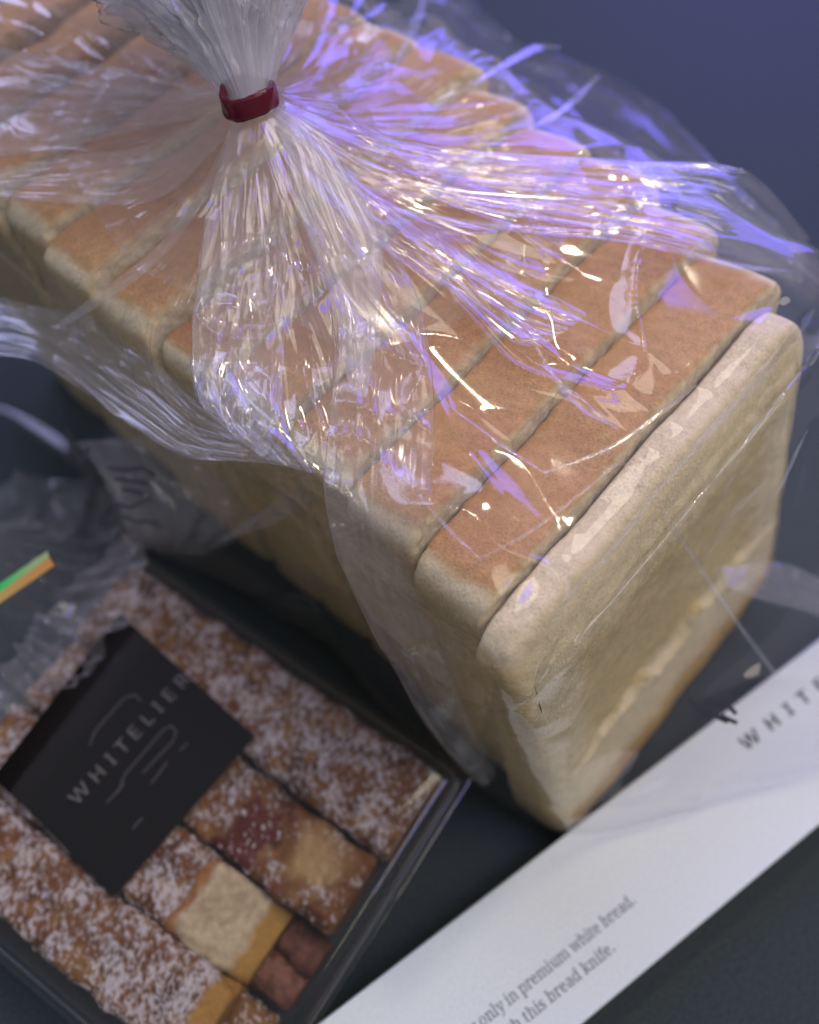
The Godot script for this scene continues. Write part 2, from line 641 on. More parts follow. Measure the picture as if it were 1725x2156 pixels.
func film_sheet(rows: int, sd: int, drop: float, share: float, amp: float, step := 1) -> PackedVector3Array:
	var n := noise(FastNoiseLite.TYPE_SIMPLEX_SMOOTH, 1.0, sd)
	var n2 := noise(FastNoiseLite.TYPE_SIMPLEX_SMOOTH, 1.0, sd + 1)
	var cell := noise(FastNoiseLite.TYPE_CELLULAR, 1.0, sd + 2)
	cell.cellular_return_type = FastNoiseLite.RETURN_DISTANCE2_SUB
	cell.cellular_distance_function = FastNoiseLite.DISTANCE_EUCLIDEAN
	var ks := sa(knot)
	var out := PackedVector3Array()
	var cols := COLS / step
	out.resize(rows * cols)
	# the draped sheet, without its folds
	var bare := PackedVector2Array()
	bare.resize(rows * cols)
	var far := PackedFloat32Array()
	for c in cols:
		var line := profile(c * step, drop)
		var acc := PackedFloat32Array([0.0])
		for k in range(1, line.size()):
			acc.append(acc[k - 1] + line[k].distance_to(line[k - 1]))
		var total: float = acc[-1] * share
		far.append(total)
		var seg := 0
		for r in rows:
			var want := total * pow(float(r) / (rows - 1), 1.12)
			while seg < line.size() - 2 and acc[seg + 1] < want:
				seg += 1
			bare[r * cols + c] = line[seg].lerp(line[seg + 1], (want - acc[seg]) / maxf(acc[seg + 1] - acc[seg], 1e-9))
	# evened out from one direction to the next
	var reach := 9 / step
	for pass_no in 2:
		var even := PackedVector2Array()
		even.resize(rows * cols)
		for r in rows:
			var sum := Vector2.ZERO
			for k in range(-reach, reach + 1):
				sum += bare[r * cols + (k + cols) % cols]
			for c in cols:
				even[r * cols + c] = sum / (2 * reach + 1)
				sum += bare[r * cols + (c + reach + 1) % cols] - bare[r * cols + (c - reach + cols) % cols]
		bare = even
	for c in cols:
		var th := TAU * c / cols
		var dir := Vector2.from_angle(th)
		var cx := cos(th)
		var cy := sin(th)
		for r in rows:
			var want := far[c] * pow(float(r) / (rows - 1), 1.12)
			var q := bare[r * cols + c]
			var tg := (bare[mini(r + 2, rows - 1) * cols + c] - bare[maxi(r - 2, 0) * cols + c]).normalized()
			var nn := Vector2(-tg.y, tg.x)
			if nn.y < 0.0 and nn.x < 0.0:
				nn = -nn
			var p := Vector3(ks.x + dir.x * q.x, q.y, ks.y + dir.y * q.x)
			# folds that run out from the knot, sharp along their ridges
			var grow := smoothstep(0.0, 0.03, want)
			var fade := exp(-pow(want / 0.075, 2.0))
			var w := want * 7.0
			var a1 := ridge(n.get_noise_3d(cx * 1.7, cy * 1.7, w * 0.9))
			var a2 := ridge(n2.get_noise_3d(cx * 4.2, cy * 4.2, w * 1.1 + 9.0))
			var a3 := ridge(n.get_noise_3d(cx * 11.0, cy * 11.0, w * 1.6 + 20.0))
			var d := amp * smoothstep(0.0, 0.06, want) * (fade + 0.06) * (0.0065 * a1 * a1 * a1 + 0.0018 * a2 * a2 * a2 + 0.0002 * a3 * a3 * fade)
			# crumples: flat facets between sharp creases
			var g := n2.get_noise_3d(p.x * 22.0, p.y * 22.0, p.z * 22.0)
			var f := cell.get_noise_3d(p.x * 24.0 + g * 0.3, p.y * 24.0, p.z * 24.0 + g * 0.3)
			var g2 := ridge(n.get_noise_3d(p.x * 11.0 + g * 0.25, p.y * 11.0, p.z * 11.0))
			d += amp * grow * (0.0024 * (1.0 + f) + 0.0003 * g + 0.0024 * g2 * g2 * g2)
			d *= lerpf(1.0, 0.4, smoothstep(0.45, 0.9, absf(tg.y)) * smoothstep(0.05, 0.07, want))
			if q.y < 0.02:
				d *= clampf(q.y / 0.02, 0.0, 1.0) * 0.9 + 0.1
			var e := nn * d
			var pr := q.x + e.x
			out[r * cols + c] = P(ks.x + dir.x * pr, ks.y + dir.y * pr, maxf(q.y + e.y, 0.0008))
	return out


func build_tail(o: Node3D) -> void:
	# the free end of the bag above the tie, flaring up and back
	var neck := P(sa(knot).x, sa(knot).y, KNOT_Y - 0.003)
	var axis := Vector3(-0.20, 0.58, -0.76).normalized()
	var e1 := axis.cross(Vector3.FORWARD).normalized()
	var e2 := axis.cross(e1).normalized()
	for layer in 3:
		var n := noise(FastNoiseLite.TYPE_SIMPLEX_SMOOTH, 1.0, 70 + layer * 5)
		var n2 := noise(FastNoiseLite.TYPE_SIMPLEX_SMOOTH, 1.0, 71 + layer * 5)
		var rows := 80
		var cols := 480
		var v := PackedVector3Array()
		for r in rows:
			var t := float(r) / (rows - 1)
			for c in cols:
				var th := TAU * c / cols
				var rad := 0.0048 - layer * 0.0008 + (0.060 - layer * 0.014) * pow(t, 1.3)
				var a := ridge(n.get_noise_3d(cos(th) * 2.2, sin(th) * 2.2, t * 1.2))
				var b := ridge(n2.get_noise_3d(cos(th) * 6.0, sin(th) * 6.0, t * 1.6))
				var k := smoothstep(0.0, 0.3, t)
				rad *= 1.0 + k * (0.55 * a + 0.22 * b - 0.35)
				var g := ridge(n2.get_noise_3d(cos(th) * rad * 70.0, sin(th) * rad * 70.0, t * 5.0))
				var g3 := ridge(n.get_noise_3d(cos(th) * rad * 160.0, sin(th) * rad * 160.0, t * 11.0))
				rad += (g * g * g * 0.0040 + g3 * g3 * g3 * 0.0014) * k
				v.append(neck + axis * (t * 0.095 + g * 0.001) + (e1 * cos(th) * 1.25 + e2 * sin(th) * 0.8) * rad)
		obj("gathered_tail", grid_mesh(v, rows, cols, true), M.film_folded if layer == 0 else M.film_dense, o)


func ribbon(o: Node3D, line: Array, sd: int, material: Material, thick: float, crumple: float, rows := 180, half := 60) -> void:
	# a flattened fold of film: [left u, left v, right u, right v, height] rows, joined into a closed flat tube
	var n := noise(FastNoiseLite.TYPE_SIMPLEX_SMOOTH, 1.0, sd)
	var n2 := noise(FastNoiseLite.TYPE_SIMPLEX_SMOOTH, 1.0, sd + 1)
	var cell := noise(FastNoiseLite.TYPE_CELLULAR, 1.0, sd + 2)
	cell.cellular_return_type = FastNoiseLite.RETURN_DISTANCE2_SUB
	var cols := half * 2
	var v := PackedVector3Array()
	for r in rows:
		var t := float(r) / (rows - 1) * (line.size() - 1)
		var i := mini(int(t), line.size() - 2)
		var f := t - i
		var q := []
		for m in 5:
			q.append(cubic_interpolate(line[i][m], line[i + 1][m], line[maxi(i - 1, 0)][m], line[mini(i + 2, line.size() - 1)][m], f))
		var a := at(q[0], q[1], q[4])
		var b := at(q[2], q[3], q[4])
		var tt := float(r) / (rows - 1)
		for c in cols:
			var x := float(c) / half if c < half else 2.0 - float(c) / half
			var sgn := 1.0 if c < half else -1.0
			var p := a.lerp(b, x)
			var lift := sqrt(maxf(0.0, 1.0 - pow(2.0 * x - 1.0, 2.0))) * thick * smoothstep(0.0, 0.08, tt)
			var fold := ridge(n.get_noise_3d(x * 1.9 + 4.0, tt * 1.2, sgn * 5.0))
			var fold2 := ridge(n2.get_noise_3d(x * 3.6, tt * 2.0, sgn * 5.0 + 3.0))
			var g := cell.get_noise_3d(p.x * 55.0, p.y * 40.0 + sgn * 4.0, p.z * 55.0)
			var g2 := ridge(n2.get_noise_3d(p.x * 36.0, p.y * 36.0 + sgn * 9.0, p.z * 36.0))
			var k := smoothstep(0.12, 0.5, tt)
			var room := clampf(a.distance_to(b) / 0.032, 0.12, 1.0)
			var d := lift * sgn + room * (0.0022 * fold * fold * fold + 0.0009 * fold2 * fold2) + crumple * k * (0.0010 * g + 0.0022 * g2 * g2 * g2)
			v.append(p + UP * d * 0.8 + Vector3(0, 0, 0.6) * d)
	obj("gathered_fold", grid_mesh(v, rows, cols, true), material, o)


func build_ribbons(o: Node3D) -> void:
	ribbon(o, [[500, 225, 585, 222, .149], [475, 300, 615, 300, .145], [440, 420, 650, 420, .138], [418, 560, 690, 600, .132], [402, 720, 712, 740, .128], [405, 800, 715, 830, .127], [440, 872, 712, 930, .126], [556, 966, 706, 1006, .1245]], 101, M.film, 0.0016, 0.35)
	ribbon(o, [[505, 228, 575, 226, .1495], [480, 300, 590, 300, .1455], [440, 420, 600, 420, .1385], [420, 560, 606, 600, .1325], [404, 720, 600, 740, .1285], [408, 800, 590, 890, .1275], [432, 860, 556, 966, .1265]], 105, M.film_hazy, 0.0016, 1.0)
	ribbon(o, [[540, 225, 590, 215, .150], [592, 300, 690, 280, .146], [615, 420, 770, 400, .140], [660, 540, 830, 520, .135], [695, 640, 885, 640, .132], [703, 780, 910, 780, .129], [690, 920, 915, 920, .127], [682, 1040, 905, 1050, .125], [705, 1160, 885, 1150, .114], [762, 1290, 895, 1262, .097], [835, 1420, 942, 1388, .077], [905, 1540, 988, 1505, .056], [1010, 1655, 1042, 1630, .03]], 131, M.film_hazy, 0.0028, 0.9)
	ribbon(o, [[548, 228, 585, 222, .1495], [600, 310, 685, 305, .1455], [625, 430, 765, 420, .1395], [668, 545, 805, 530, .1345], [705, 640, 800, 650, .1315], [716, 740, 790, 750, .1295], [742, 830, 772, 836, .128]], 141, M.film_folded, 0.0022, 0.3)
	for q in [[[918, 832, .1255, 3], [1040, 925, .125, 5], [1148, 996, .1245, 3]], [[1146, 996, .125, 3], [1290, 940, .1245, 7], [1400, 862, .1245, 6], [1468, 810, .124, 2]],
			[[880, 1040, .1265, 3], [950, 1120, .125, 6], [1012, 1176, .1245, 3]], [[1010, 1176, .125, 2], [1130, 1110, .1245, 4], [1300, 975, .124, 3]],
			[[1268, 945, .125, 2], [1330, 990, .121, 4], [1400, 1085, .110, 4], [1470, 1190, .088, 5], [1560, 1322, .052, 4], [1640, 1428, .026, 2]],
			[[1472, 1190, .088, 3], [1540, 1085, .100, 8], [1610, 1018, .106, 2]], [[1060, 560, .128, 2], [1150, 770, .1265, 5], [1225, 850, .126, 14], [1305, 905, .125, 2]],
			[[740, 420, .134, 4], [980, 470, .130, 9], [1300, 500, .128, 9], [1560, 560, .126, 6], [1680, 572, .123, 2]],
			[[830, 145, .128, 4], [870, 60, .127, 10], [900, -20, .126, 8]], [[880, 265, .1275, 3], [1000, 175, .1265, 9], [1120, 105, .120, 10], [1180, 100, .115, 3]], [[1070, 290, .1275, 3], [1180, 235, .125, 12], [1260, 160, .116, 6]]]:
		var line := []
		for k in q.size():
			var d := Vector2(q[mini(k + 1, q.size() - 1)][0] - q[maxi(k - 1, 0)][0], q[mini(k + 1, q.size() - 1)][1] - q[maxi(k - 1, 0)][1]).normalized().orthogonal()
			line.append([q[k][0] - d.x * q[k][3], q[k][1] - d.y * q[k][3], q[k][0] + d.x * q[k][3], q[k][1] + d.y * q[k][3], q[k][2]])
		ribbon(o, line, 251 + int(q[0][0]), M.film, 0.0007, 0.12, 90, 14)
	ribbon(o, [[-60, 610, -60, 745, .100], [60, 640, 80, 764, .100], [180, 665, 188, 832, .104], [300, 735, 285, 905, .108], [420, 850, 400, 964, .110], [560, 925, 545, 974, .111], [690, 965, 700, 1006, .112]], 211, M.film_hazy, 0.0012, 0.6)
	ribbon(o, [[160, 930, 420, 905, .060], [214, 1000, 500, 965, .058], [250, 1070, 580, 1010, .054], [268, 1126, 520, 1120, .045], [300, 1152, 420, 1170, .032]], 221, M.film_loose, 0.0012, 0.7)
	ribbon(o, [[690, 980, 694, 1032, .108], [570, 1062, 592, 1096, .088], [500, 1112, 512, 1126, .072], [464, 1136, 467, 1140, .062]], 231, M.film_hazy, 0.0010, 0.1)
	ribbon(o, [[1500, 1190, 1520, 1235, .045], [1600, 1180, 1610, 1265, .042], [1680, 1195, 1690, 1285, .038], [1800, 1260, 1800, 1330, .03]], 241, M.film_loose, 0.0015, 0.2)
	ribbon(o, [[600, 215, 585, 240, .149], [720, 265, 660, 330, .142], [860, 300, 760, 400, .134], [1050, 320, 960, 440, .130], [1300, 335, 1240, 480, .127], [1560, 360, 1500, 540, .124], [1700, 500, 1690, 600, .105]], 161, M.film, 0.0012, 0.25)
	ribbon(o, [[600, 240, 570, 250, .148], [720, 350, 650, 380, .139], [880, 480, 800, 520, .131], [1040, 570, 960, 620, .1275], [1160, 620, 1080, 720, .126], [1240, 660, 1150, 725, .125]], 171, M.film, 0.0018, 0.3)
	ribbon(o, [[480, 200, 490, 225, .149], [400, 180, 420, 250, .143], [280, 150, 300, 270, .137], [120, 120, 140, 310, .131], [-60, 90, -60, 340, .127]], 181, M.film_hazy, 0.0022, 0.4)
	ribbon(o, [[490, 225, 520, 240, .148], [400, 260, 440, 330, .141], [280, 310, 330, 420, .134], [120, 330, 160, 430, .129], [-60, 370, -40, 410, .126]], 191, M.film_hazy, 0.0018, 0.3)
	ribbon(o, [[500, 240, 520, 250, .147], [430, 380, 445, 400, .138], [330, 520, 345, 540, .131], [200, 620, 212, 642, .1265], [110, 690, 114, 698, .119]], 195, M.film_hazy, 0.0008, 0.2)


func build_tie() -> void:
	var neck := P(sa(knot).x, sa(knot).y, KNOT_Y)
	var o := thing("bag_tie", "shiny dark red band tied round the gathered bag neck", "bag tie", neck)
	var axis := Vector3(-0.10, 0.93, -0.25).normalized()
	o.basis = Basis(axis.cross(Vector3.BACK).normalized(), axis, axis.cross(Vector3.BACK).normalized().cross(axis))
	var m := mat(Color(0.12, 0.003, 0.016), 0.25, 0.5)
	var v := PackedVector3Array()
	var n := noise(FastNoiseLite.TYPE_SIMPLEX_SMOOTH, 1.0, 5)
	var cols := 96
	var sec := 20
	for r in sec + 1:
		var a := TAU * r / sec
		var x := signf(cos(a)) * pow(absf(cos(a)), 0.6) * 0.0007
		var y := signf(sin(a)) * pow(absf(sin(a)), 0.5) * 0.0026
		for c in cols:
			var th := TAU * c / cols
			var rad := 0.0061 + x + 0.0003 * n.get_noise_2d(cos(th) * 2.0, sin(th) * 2.0 + y * 300.0)
			v.append(Vector3(cos(th) * rad, y + 0.0006 * sin(th * 2.0), sin(th) * rad))
	obj("band", grid_mesh(v, sec + 1, cols, true), m, o)
	v = PackedVector3Array()
	for r in sec + 1:
		var a := TAU * r / sec
		var x := cos(a) * 0.0004
		var y := signf(sin(a)) * pow(absf(sin(a)), 0.5) * 0.0022
		for c in 40:
			var th := lerpf(0.9, 2.1, c / 39.0)
			var rad := 0.0071 + x + 0.0005 * smoothstep(1.9, 2.1, th)
			v.append(Vector3(cos(th) * rad, y * (1.0 - 0.25 * smoothstep(1.95, 2.1, th)) + 0.0004 - 0.0009 * (th - 1.5), sin(th) * rad))
	obj("band_end", grid_mesh(v, sec + 1, 40, false), m, o)


# ---------------------------------------------------------------- pastry in its tray
const TRAY_X := Vector3(-0.82908, 0, -0.55912)
const TRAY_Z := Vector3(-0.55912, 0, 0.82908)
var tray0 := Vector3.ZERO


func T(x: float, z: float, y: float) -> Vector3:
	return tray0 + TRAY_X * x + TRAY_Z * z + UP * y


# a soft block swept along x with rounded section and closed, rounded ends; tint(point) gives its colour
func block(x0: float, x1: float, z0: float, z1: float, y0: float, y1: float, r: float, sd: int, tint: Callable, sunk := 0.0) -> ArrayMesh:
	var n := noise(FastNoiseLite.TYPE_SIMPLEX_SMOOTH, 1.0, sd, 2)
	var num := 165
	var pts := outline(z0, z1, y1 - y0, r, r, r * 0.5, num)
	var mid := Vector2((z0 + z1) / 2, (y1 - y0) / 2)
	var rows := []
	for k in 16:
		rows.append([x0 + (0.0 if k < 8 else (1.0 - cos((k - 8) / 7.0 * PI / 2)) * 0.0025), (k / 8.0 if k < 8 else 0.86 + 0.14 * sin((k - 8) / 7.0 * PI / 2)) if k < 8 else 0.9 + 0.1 * sin((k - 8) / 7.0 * PI / 2)])
		if k < 8:
			rows[-1][1] = k / 8.0 * 0.9
	var len := int((x1 - x0 - 0.005) / 0.0005)
	for k in len:
		rows.append([x0 + 0.0025 + (x1 - x0 - 0.005) * (k + 1) / (len + 1), 1.0])
	for k in range(15, -1, -1):
		rows.append([x1 - (rows[k][0] - x0), rows[k][1]])
	var v := PackedVector3Array()
	var col := PackedColorArray()
	for q in rows:
		for i in num:
			var e: Vector2 = mid + (pts[i] - mid) * q[1]
			var p := Vector3(q[0], y0 + e.y, e.x)
			var d := n.get_noise_3d(p.x * 70.0, p.y * 70.0, p.z * 70.0) * 0.0016 + n.get_noise_3d(p.x * 400.0, p.y * 400.0, p.z * 400.0) * 0.0003
			var out := Vector3(0, e.y - mid.y, e.x - mid.x)
			p += out.normalized() * d * float(q[1])
			if sunk > 0.0:
				p.y = 0.003 + (p.y - 0.003) * (1.0 - sunk * smoothstep(0.044, 0.019, p.x))
			v.append(tray0 + TRAY_X * p.x + TRAY_Z * p.z + UP * p.y)
			var c: Color = tint.call(p)
			col.append(c)
			v[-1] += (TRAY_Z * out.z + UP * out.y).normalized() * clampf(c.b - 0.1, 0.0, 0.5) * 0.0014 * float(q[1])
	return grid_mesh(v, rows.size(), num, true, col, true)


func build_pastry() -> void:
	tray0 = at(970, 1640, 0.03) * Vector3(1, 0, 1)
	var pa := noise(FastNoiseLite.TYPE_SIMPLEX_SMOOTH, 1.0, 201, 2)
	var pb := noise(FastNoiseLite.TYPE_SIMPLEX_SMOOTH, 1.0, 202)
	var pc := noise(FastNoiseLite.TYPE_SIMPLEX_SMOOTH, 1.0, 203, 2)
	var sugar := func(p: Vector3, much: float) -> Color:
		var base := Color(0.155, 0.062, 0.016).lerp(Color(0.08, 0.025, 0.007), smoothstep(-0.05, 0.45, pc.get_noise_3dv(p * 75.0)))
		base = base.lerp(Color(0.23, 0.115, 0.034), smoothstep(0.1, 0.5, -pc.get_noise_3dv(p * 95.0 + Vector3(3, 1, 2))))
		var k := pa.get_noise_3dv(p * 620.0) * 0.85 + pb.get_noise_3dv(p * 330.0) * 0.40 + pb.get_noise_3dv(p * 110.0) * 0.40 + much
		var s := smoothstep(0.0, 0.85, k)
		return base.lerp(Color(0.58, 0.55, 0.56), s * 0.8)
	M.pastry = baked(M.crust_tex, 0.02, 40.0, 0.75)

	var o := thing("sugared_pastry", "long sugared pastry strip along the tray wall nearest the loaf", "pastry", Vector3.ZERO, "sugared pastry strips in the tray")
	obj("crust", block(0.0055, 0.1248, 0.0022, 0.0300, 0.003, 0.0305, 0.0035, 210, func(p):
		var c: Color = sugar.call(p, 0.28 if p.y > 0.024 else -0.35)
		return c.lerp(Color(0.42, 0.21, 0.06), smoothstep(0.022, 0.010, p.y) * 0.7)), M.pastry, o)

	o = thing("sugared_pastry", "second pastry strip with a dark red patch and bare golden end", "pastry", Vector3.ZERO, "sugared pastry strips in the tray")
	obj("crust", block(0.0075, 0.1235, 0.0312, 0.0550, 0.003, 0.0298, 0.0035, 220, func(p):
		var w := pb.get_noise_3dv(p * 160.0) * 0.004
		var c: Color = sugar.call(p, (0.20 if p.x > 0.048 else -0.12) if p.y > 0.024 else -0.5)
		var blob := smoothstep(0.0120, 0.0035, Vector2(p.x - 0.0215, (p.z - 0.0405)).length() + w * 0.6)
		c = c.lerp(Color(0.44, 0.29, 0.12), blob * 0.85)
		var ham := smoothstep(0.0015, -0.0005, absf(p.x - 0.0415) - 0.0058 + w) * smoothstep(0.0345, 0.0365, p.z + w)
		return c.lerp(Color(0.10, 0.018, 0.011).lerp(Color(0.7, 0.66, 0.66), smoothstep(0.35, 0.6, pa.get_noise_3dv(p * 520.0))), ham * 0.9)), M.pastry, o)

	o = thing("sugared_pastry", "third pastry strip whose cut cream end shows a golden rim", "pastry", Vector3.ZERO, "sugared pastry strips in the tray")
	obj("crust", block(0.0195, 0.1235, 0.0560, 0.0780, 0.003, 0.0310, 0.003, 230, func(p):
		var w := pb.get_noise_3dv(p * 150.0) * 0.0016
		var c: Color = sugar.call(p, 0.30 if p.y > 0.020 else -0.4)
		if p.x + w < 0.0455 and p.x + w > 0.0425:
			c = Color(0.28, 0.12, 0.035)
		if p.x + w < 0.0445:
			c = c.lerp(Color(0.58, 0.48, 0.31).lerp(Color(0.42, 0.33, 0.21), clampf(0.5 + pc.get_noise_3dv(p * 260.0), 0, 1)), smoothstep(0.0445, 0.0410, p.x + w))
		c = c.lerp(Color(0.36, 0.20, 0.045), smoothstep(0.0265, 0.0240, p.x + w * 0.6))
		return c, 0.30), M.pastry, o)
	obj("ham", block(0.0062, 0.0190, 0.0563, 0.0664, 0.003, 0.0205, 0.004, 231, func(p):
		return Color(0.085, 0.03, 0.018).lerp(Color(0.15, 0.06, 0.036), clampf(0.5 + pc.get_noise_3dv(p * 240.0), 0, 1))), M.pastry, o)
	obj("ham", block(0.0066, 0.0200, 0.0668, 0.0770, 0.003, 0.0190, 0.0045, 232, func(p):
		return Color(0.10, 0.036, 0.02).lerp(Color(0.22, 0.10, 0.062), clampf(0.5 + pc.get_noise_3dv(p * 240.0), 0, 1))), M.pastry, o)

	o = thing("sugared_pastry", "lowest pastry strip, thickly sugared, cut by the bottom picture edge", "pastry", Vector3.ZERO, "sugared pastry strips in the tray")
	obj("crust", block(0.0195, 0.1235, 0.0790, 0.1020, 0.003, 0.0305, 0.0035, 240, func(p):
		var w := pb.get_noise_3dv(p * 150.0) * 0.0016
		var c: Color = sugar.call(p, (0.5 if p.x < 0.05 else 0.24) if p.y > 0.023 else -0.4)
		return c.lerp(Color(0.36, 0.19, 0.042), smoothstep(0.0275, 0.0245, p.x + w))), M.pastry, o)
	obj("ham", block(0.0075, 0.0200, 0.0800, 0.1000, 0.003, 0.0195, 0.004, 241, func(p):
		return Color(0.20, 0.10, 0.035).lerp(Color(0.5, 0.42, 0.38), smoothstep(0.1, 0.5, pa.get_noise_3dv(p * 400.0)))), M.pastry, o)

	build_tray()
	build_card()
	build_pastry_bag()


func loop(x0: float, x1: float, z0: float, z1: float, r: float, num: int) -> Array:
	return outline(x0, x1, z1 - z0, r, r, r, num).map(func(p): return Vector2(p.x, p.y + z0))


func build_tray() -> void:
	var o := thing("pastry_tray", "clear plastic tray with thin walls holding four sugared pastry strips", "tray", tray0)
	var rows := [[-0.0008, 0.0280], [-0.0012, 0.0286], [-0.0006, 0.0290], [0.0004, 0.0284], [0.0014, 0.022], [0.0022, 0.012], [0.0030, 0.004], [0.0050, 0.0018], [0.010, 0.0014], [0.03, 0.0014], [0.0515, 0.0014]]
	var num := 260
	var v := PackedVector3Array()
	for q in rows:
		for p in loop(q[0], 0.1264 - q[0], q[0], 0.1068 - q[0], maxf(0.005 - q[0] * 0.1, 0.001), num):
			v.append(TRAY_X * p.x + TRAY_Z * p.y + UP * q[1])
	obj("tray_shell", grid_mesh(v, rows.size(), num, true), film(0.010, 0.22), o)


func build_card() -> void:
	var o := thing("black_card", "glossy black card with pale spaced lettering on the pastry", "card", T(0.085, 0.05, 0.0325))
	var corner := [Vector2(0.109, 0.0751), Vector2(0.0615, 0.0798), Vector2(0.0565, 0.024), Vector2(0.1124, 0.018)]
	var n := 48
	var v := PackedVector3Array()
	for face in 2:
		for r in n:
			for c in n:
				var a := float(r) / (n - 1)
				var b := float(c) / (n - 1)
				var p: Vector2 = (corner[0] as Vector2).lerp(corner[1], a).lerp((corner[3] as Vector2).lerp(corner[2], a), b)
				var lift := pow(clampf((0.30 - a) / 0.30, 0, 1), 2.0) * 0.006
				v.append(T(p.x, p.y, 0.0328 + lift) - o.position)
	# front, turned over for the back, with the paper's thickness between
	var front := v.slice(0, n * n)
	var back := PackedVector3Array()
	for p in front:
		back.append(p - UP * 0.0003)
	var both := PackedVector3Array()
	for r in n:
		both.append_array(front.slice(r * n, r * n + n))
		var rev := back.slice(r * n, r * n + n)
		rev.reverse()
		both.append_array(rev)
	obj("card_sheet", grid_mesh(both, n, n * 2, true, PackedColorArray(), true), mat(Color(0.0055, 0.0045, 0.0045), 0.42, 0.16), o)
	var ink := mat(Color(0.11, 0.10, 0.088), 0.5)
	lettering(o, "lettering", "WHITELIER", at(162, 1697, 0.0336), at(402, 1432, 0.0336), 0.0040, 2.2, false, ink)
	# the fine outline under the name: two thin loops
	var st := SurfaceTool.new()
	st.begin(Mesh.PRIMITIVE_TRIANGLES)
	for stroke in [[[190, 1568], [200, 1540], [262, 1470], [285, 1462], [296, 1475]], [[225, 1690], [262, 1650]], [[300, 1628], [365, 1560], [372, 1540], [360, 1528], [345, 1536], [300, 1588], [262, 1632], [250, 1668]], [[318, 1650], [352, 1606]], [[380, 1580], [395, 1565]], [[280, 1745], [300, 1722]]]:
		var pts := []
		for q in stroke:
			pts.append(at(q[0], q[1], 0.0335) - o.position)
		stroke_strip(st, pts, 0.00035, UP)
	obj("line_drawing", st.commit(), mat(Color(0.075, 0.068, 0.062), 0.5), o)


# a flat strip along points that lie on a surface with the given normal
func stroke_strip(st: SurfaceTool, pts: Array, w: float, n: Vector3) -> void:
	for k in pts.size() - 1:
		var d: Vector3 = (pts[k + 1] - pts[k]).normalized()
		var s := d.cross(n).normalized() * w / 2
		var e := d * w * 0.3
		var q := [pts[k] - s - e, pts[k] + s - e, pts[k + 1] + s + e, pts[k + 1] - s + e]
		for i in [0, 2, 1, 0, 3, 2]:
			st.set_normal(n)
			st.add_vertex(q[i])


# flat raised print that runs from a to b (both on a level surface), fitted to that width
func lettering(o: Node3D, called: String, words: String, a: Vector3, b: Vector3, height: float, spacing: float, serif: bool, ink: Material) -> void:
	var tm := TextMesh.new()
	var sf := SystemFont.new()
	sf.font_names = PackedStringArray(["Droid Serif" if serif else "Droid Sans"])
	var fv := FontVariation.new()
	sf.font_weight = 700 if spacing > 3.0 else 400
	fv.base_font = sf
	fv.spacing_glyph = int(spacing * 4.0)
	tm.font = fv
	tm.font_size = 32
	tm.pixel_size = 0.01
	tm.depth = 0.004
	tm.text = words
	tm.horizontal_alignment = HORIZONTAL_ALIGNMENT_LEFT
	tm.vertical_alignment = VERTICAL_ALIGNMENT_BOTTOM
	var box := tm.get_aabb()
	var dir := (b - a).normalized()
	var wide := (b - a).length()
	var sx := wide / box.size.x
	var sy := height / 0.235
	var across := dir.cross(UP).normalized()
	var base := Basis(dir * sx, -across * sy, UP * 0.02)
	var t := Transform3D(base, a - o.global_position - base * Vector3(box.position.x, box.position.y, 0))
	var m := obj(called, tm, ink, o)
	m.transform = Transform3D(o.transform.basis.inverse(), Vector3.ZERO) * t


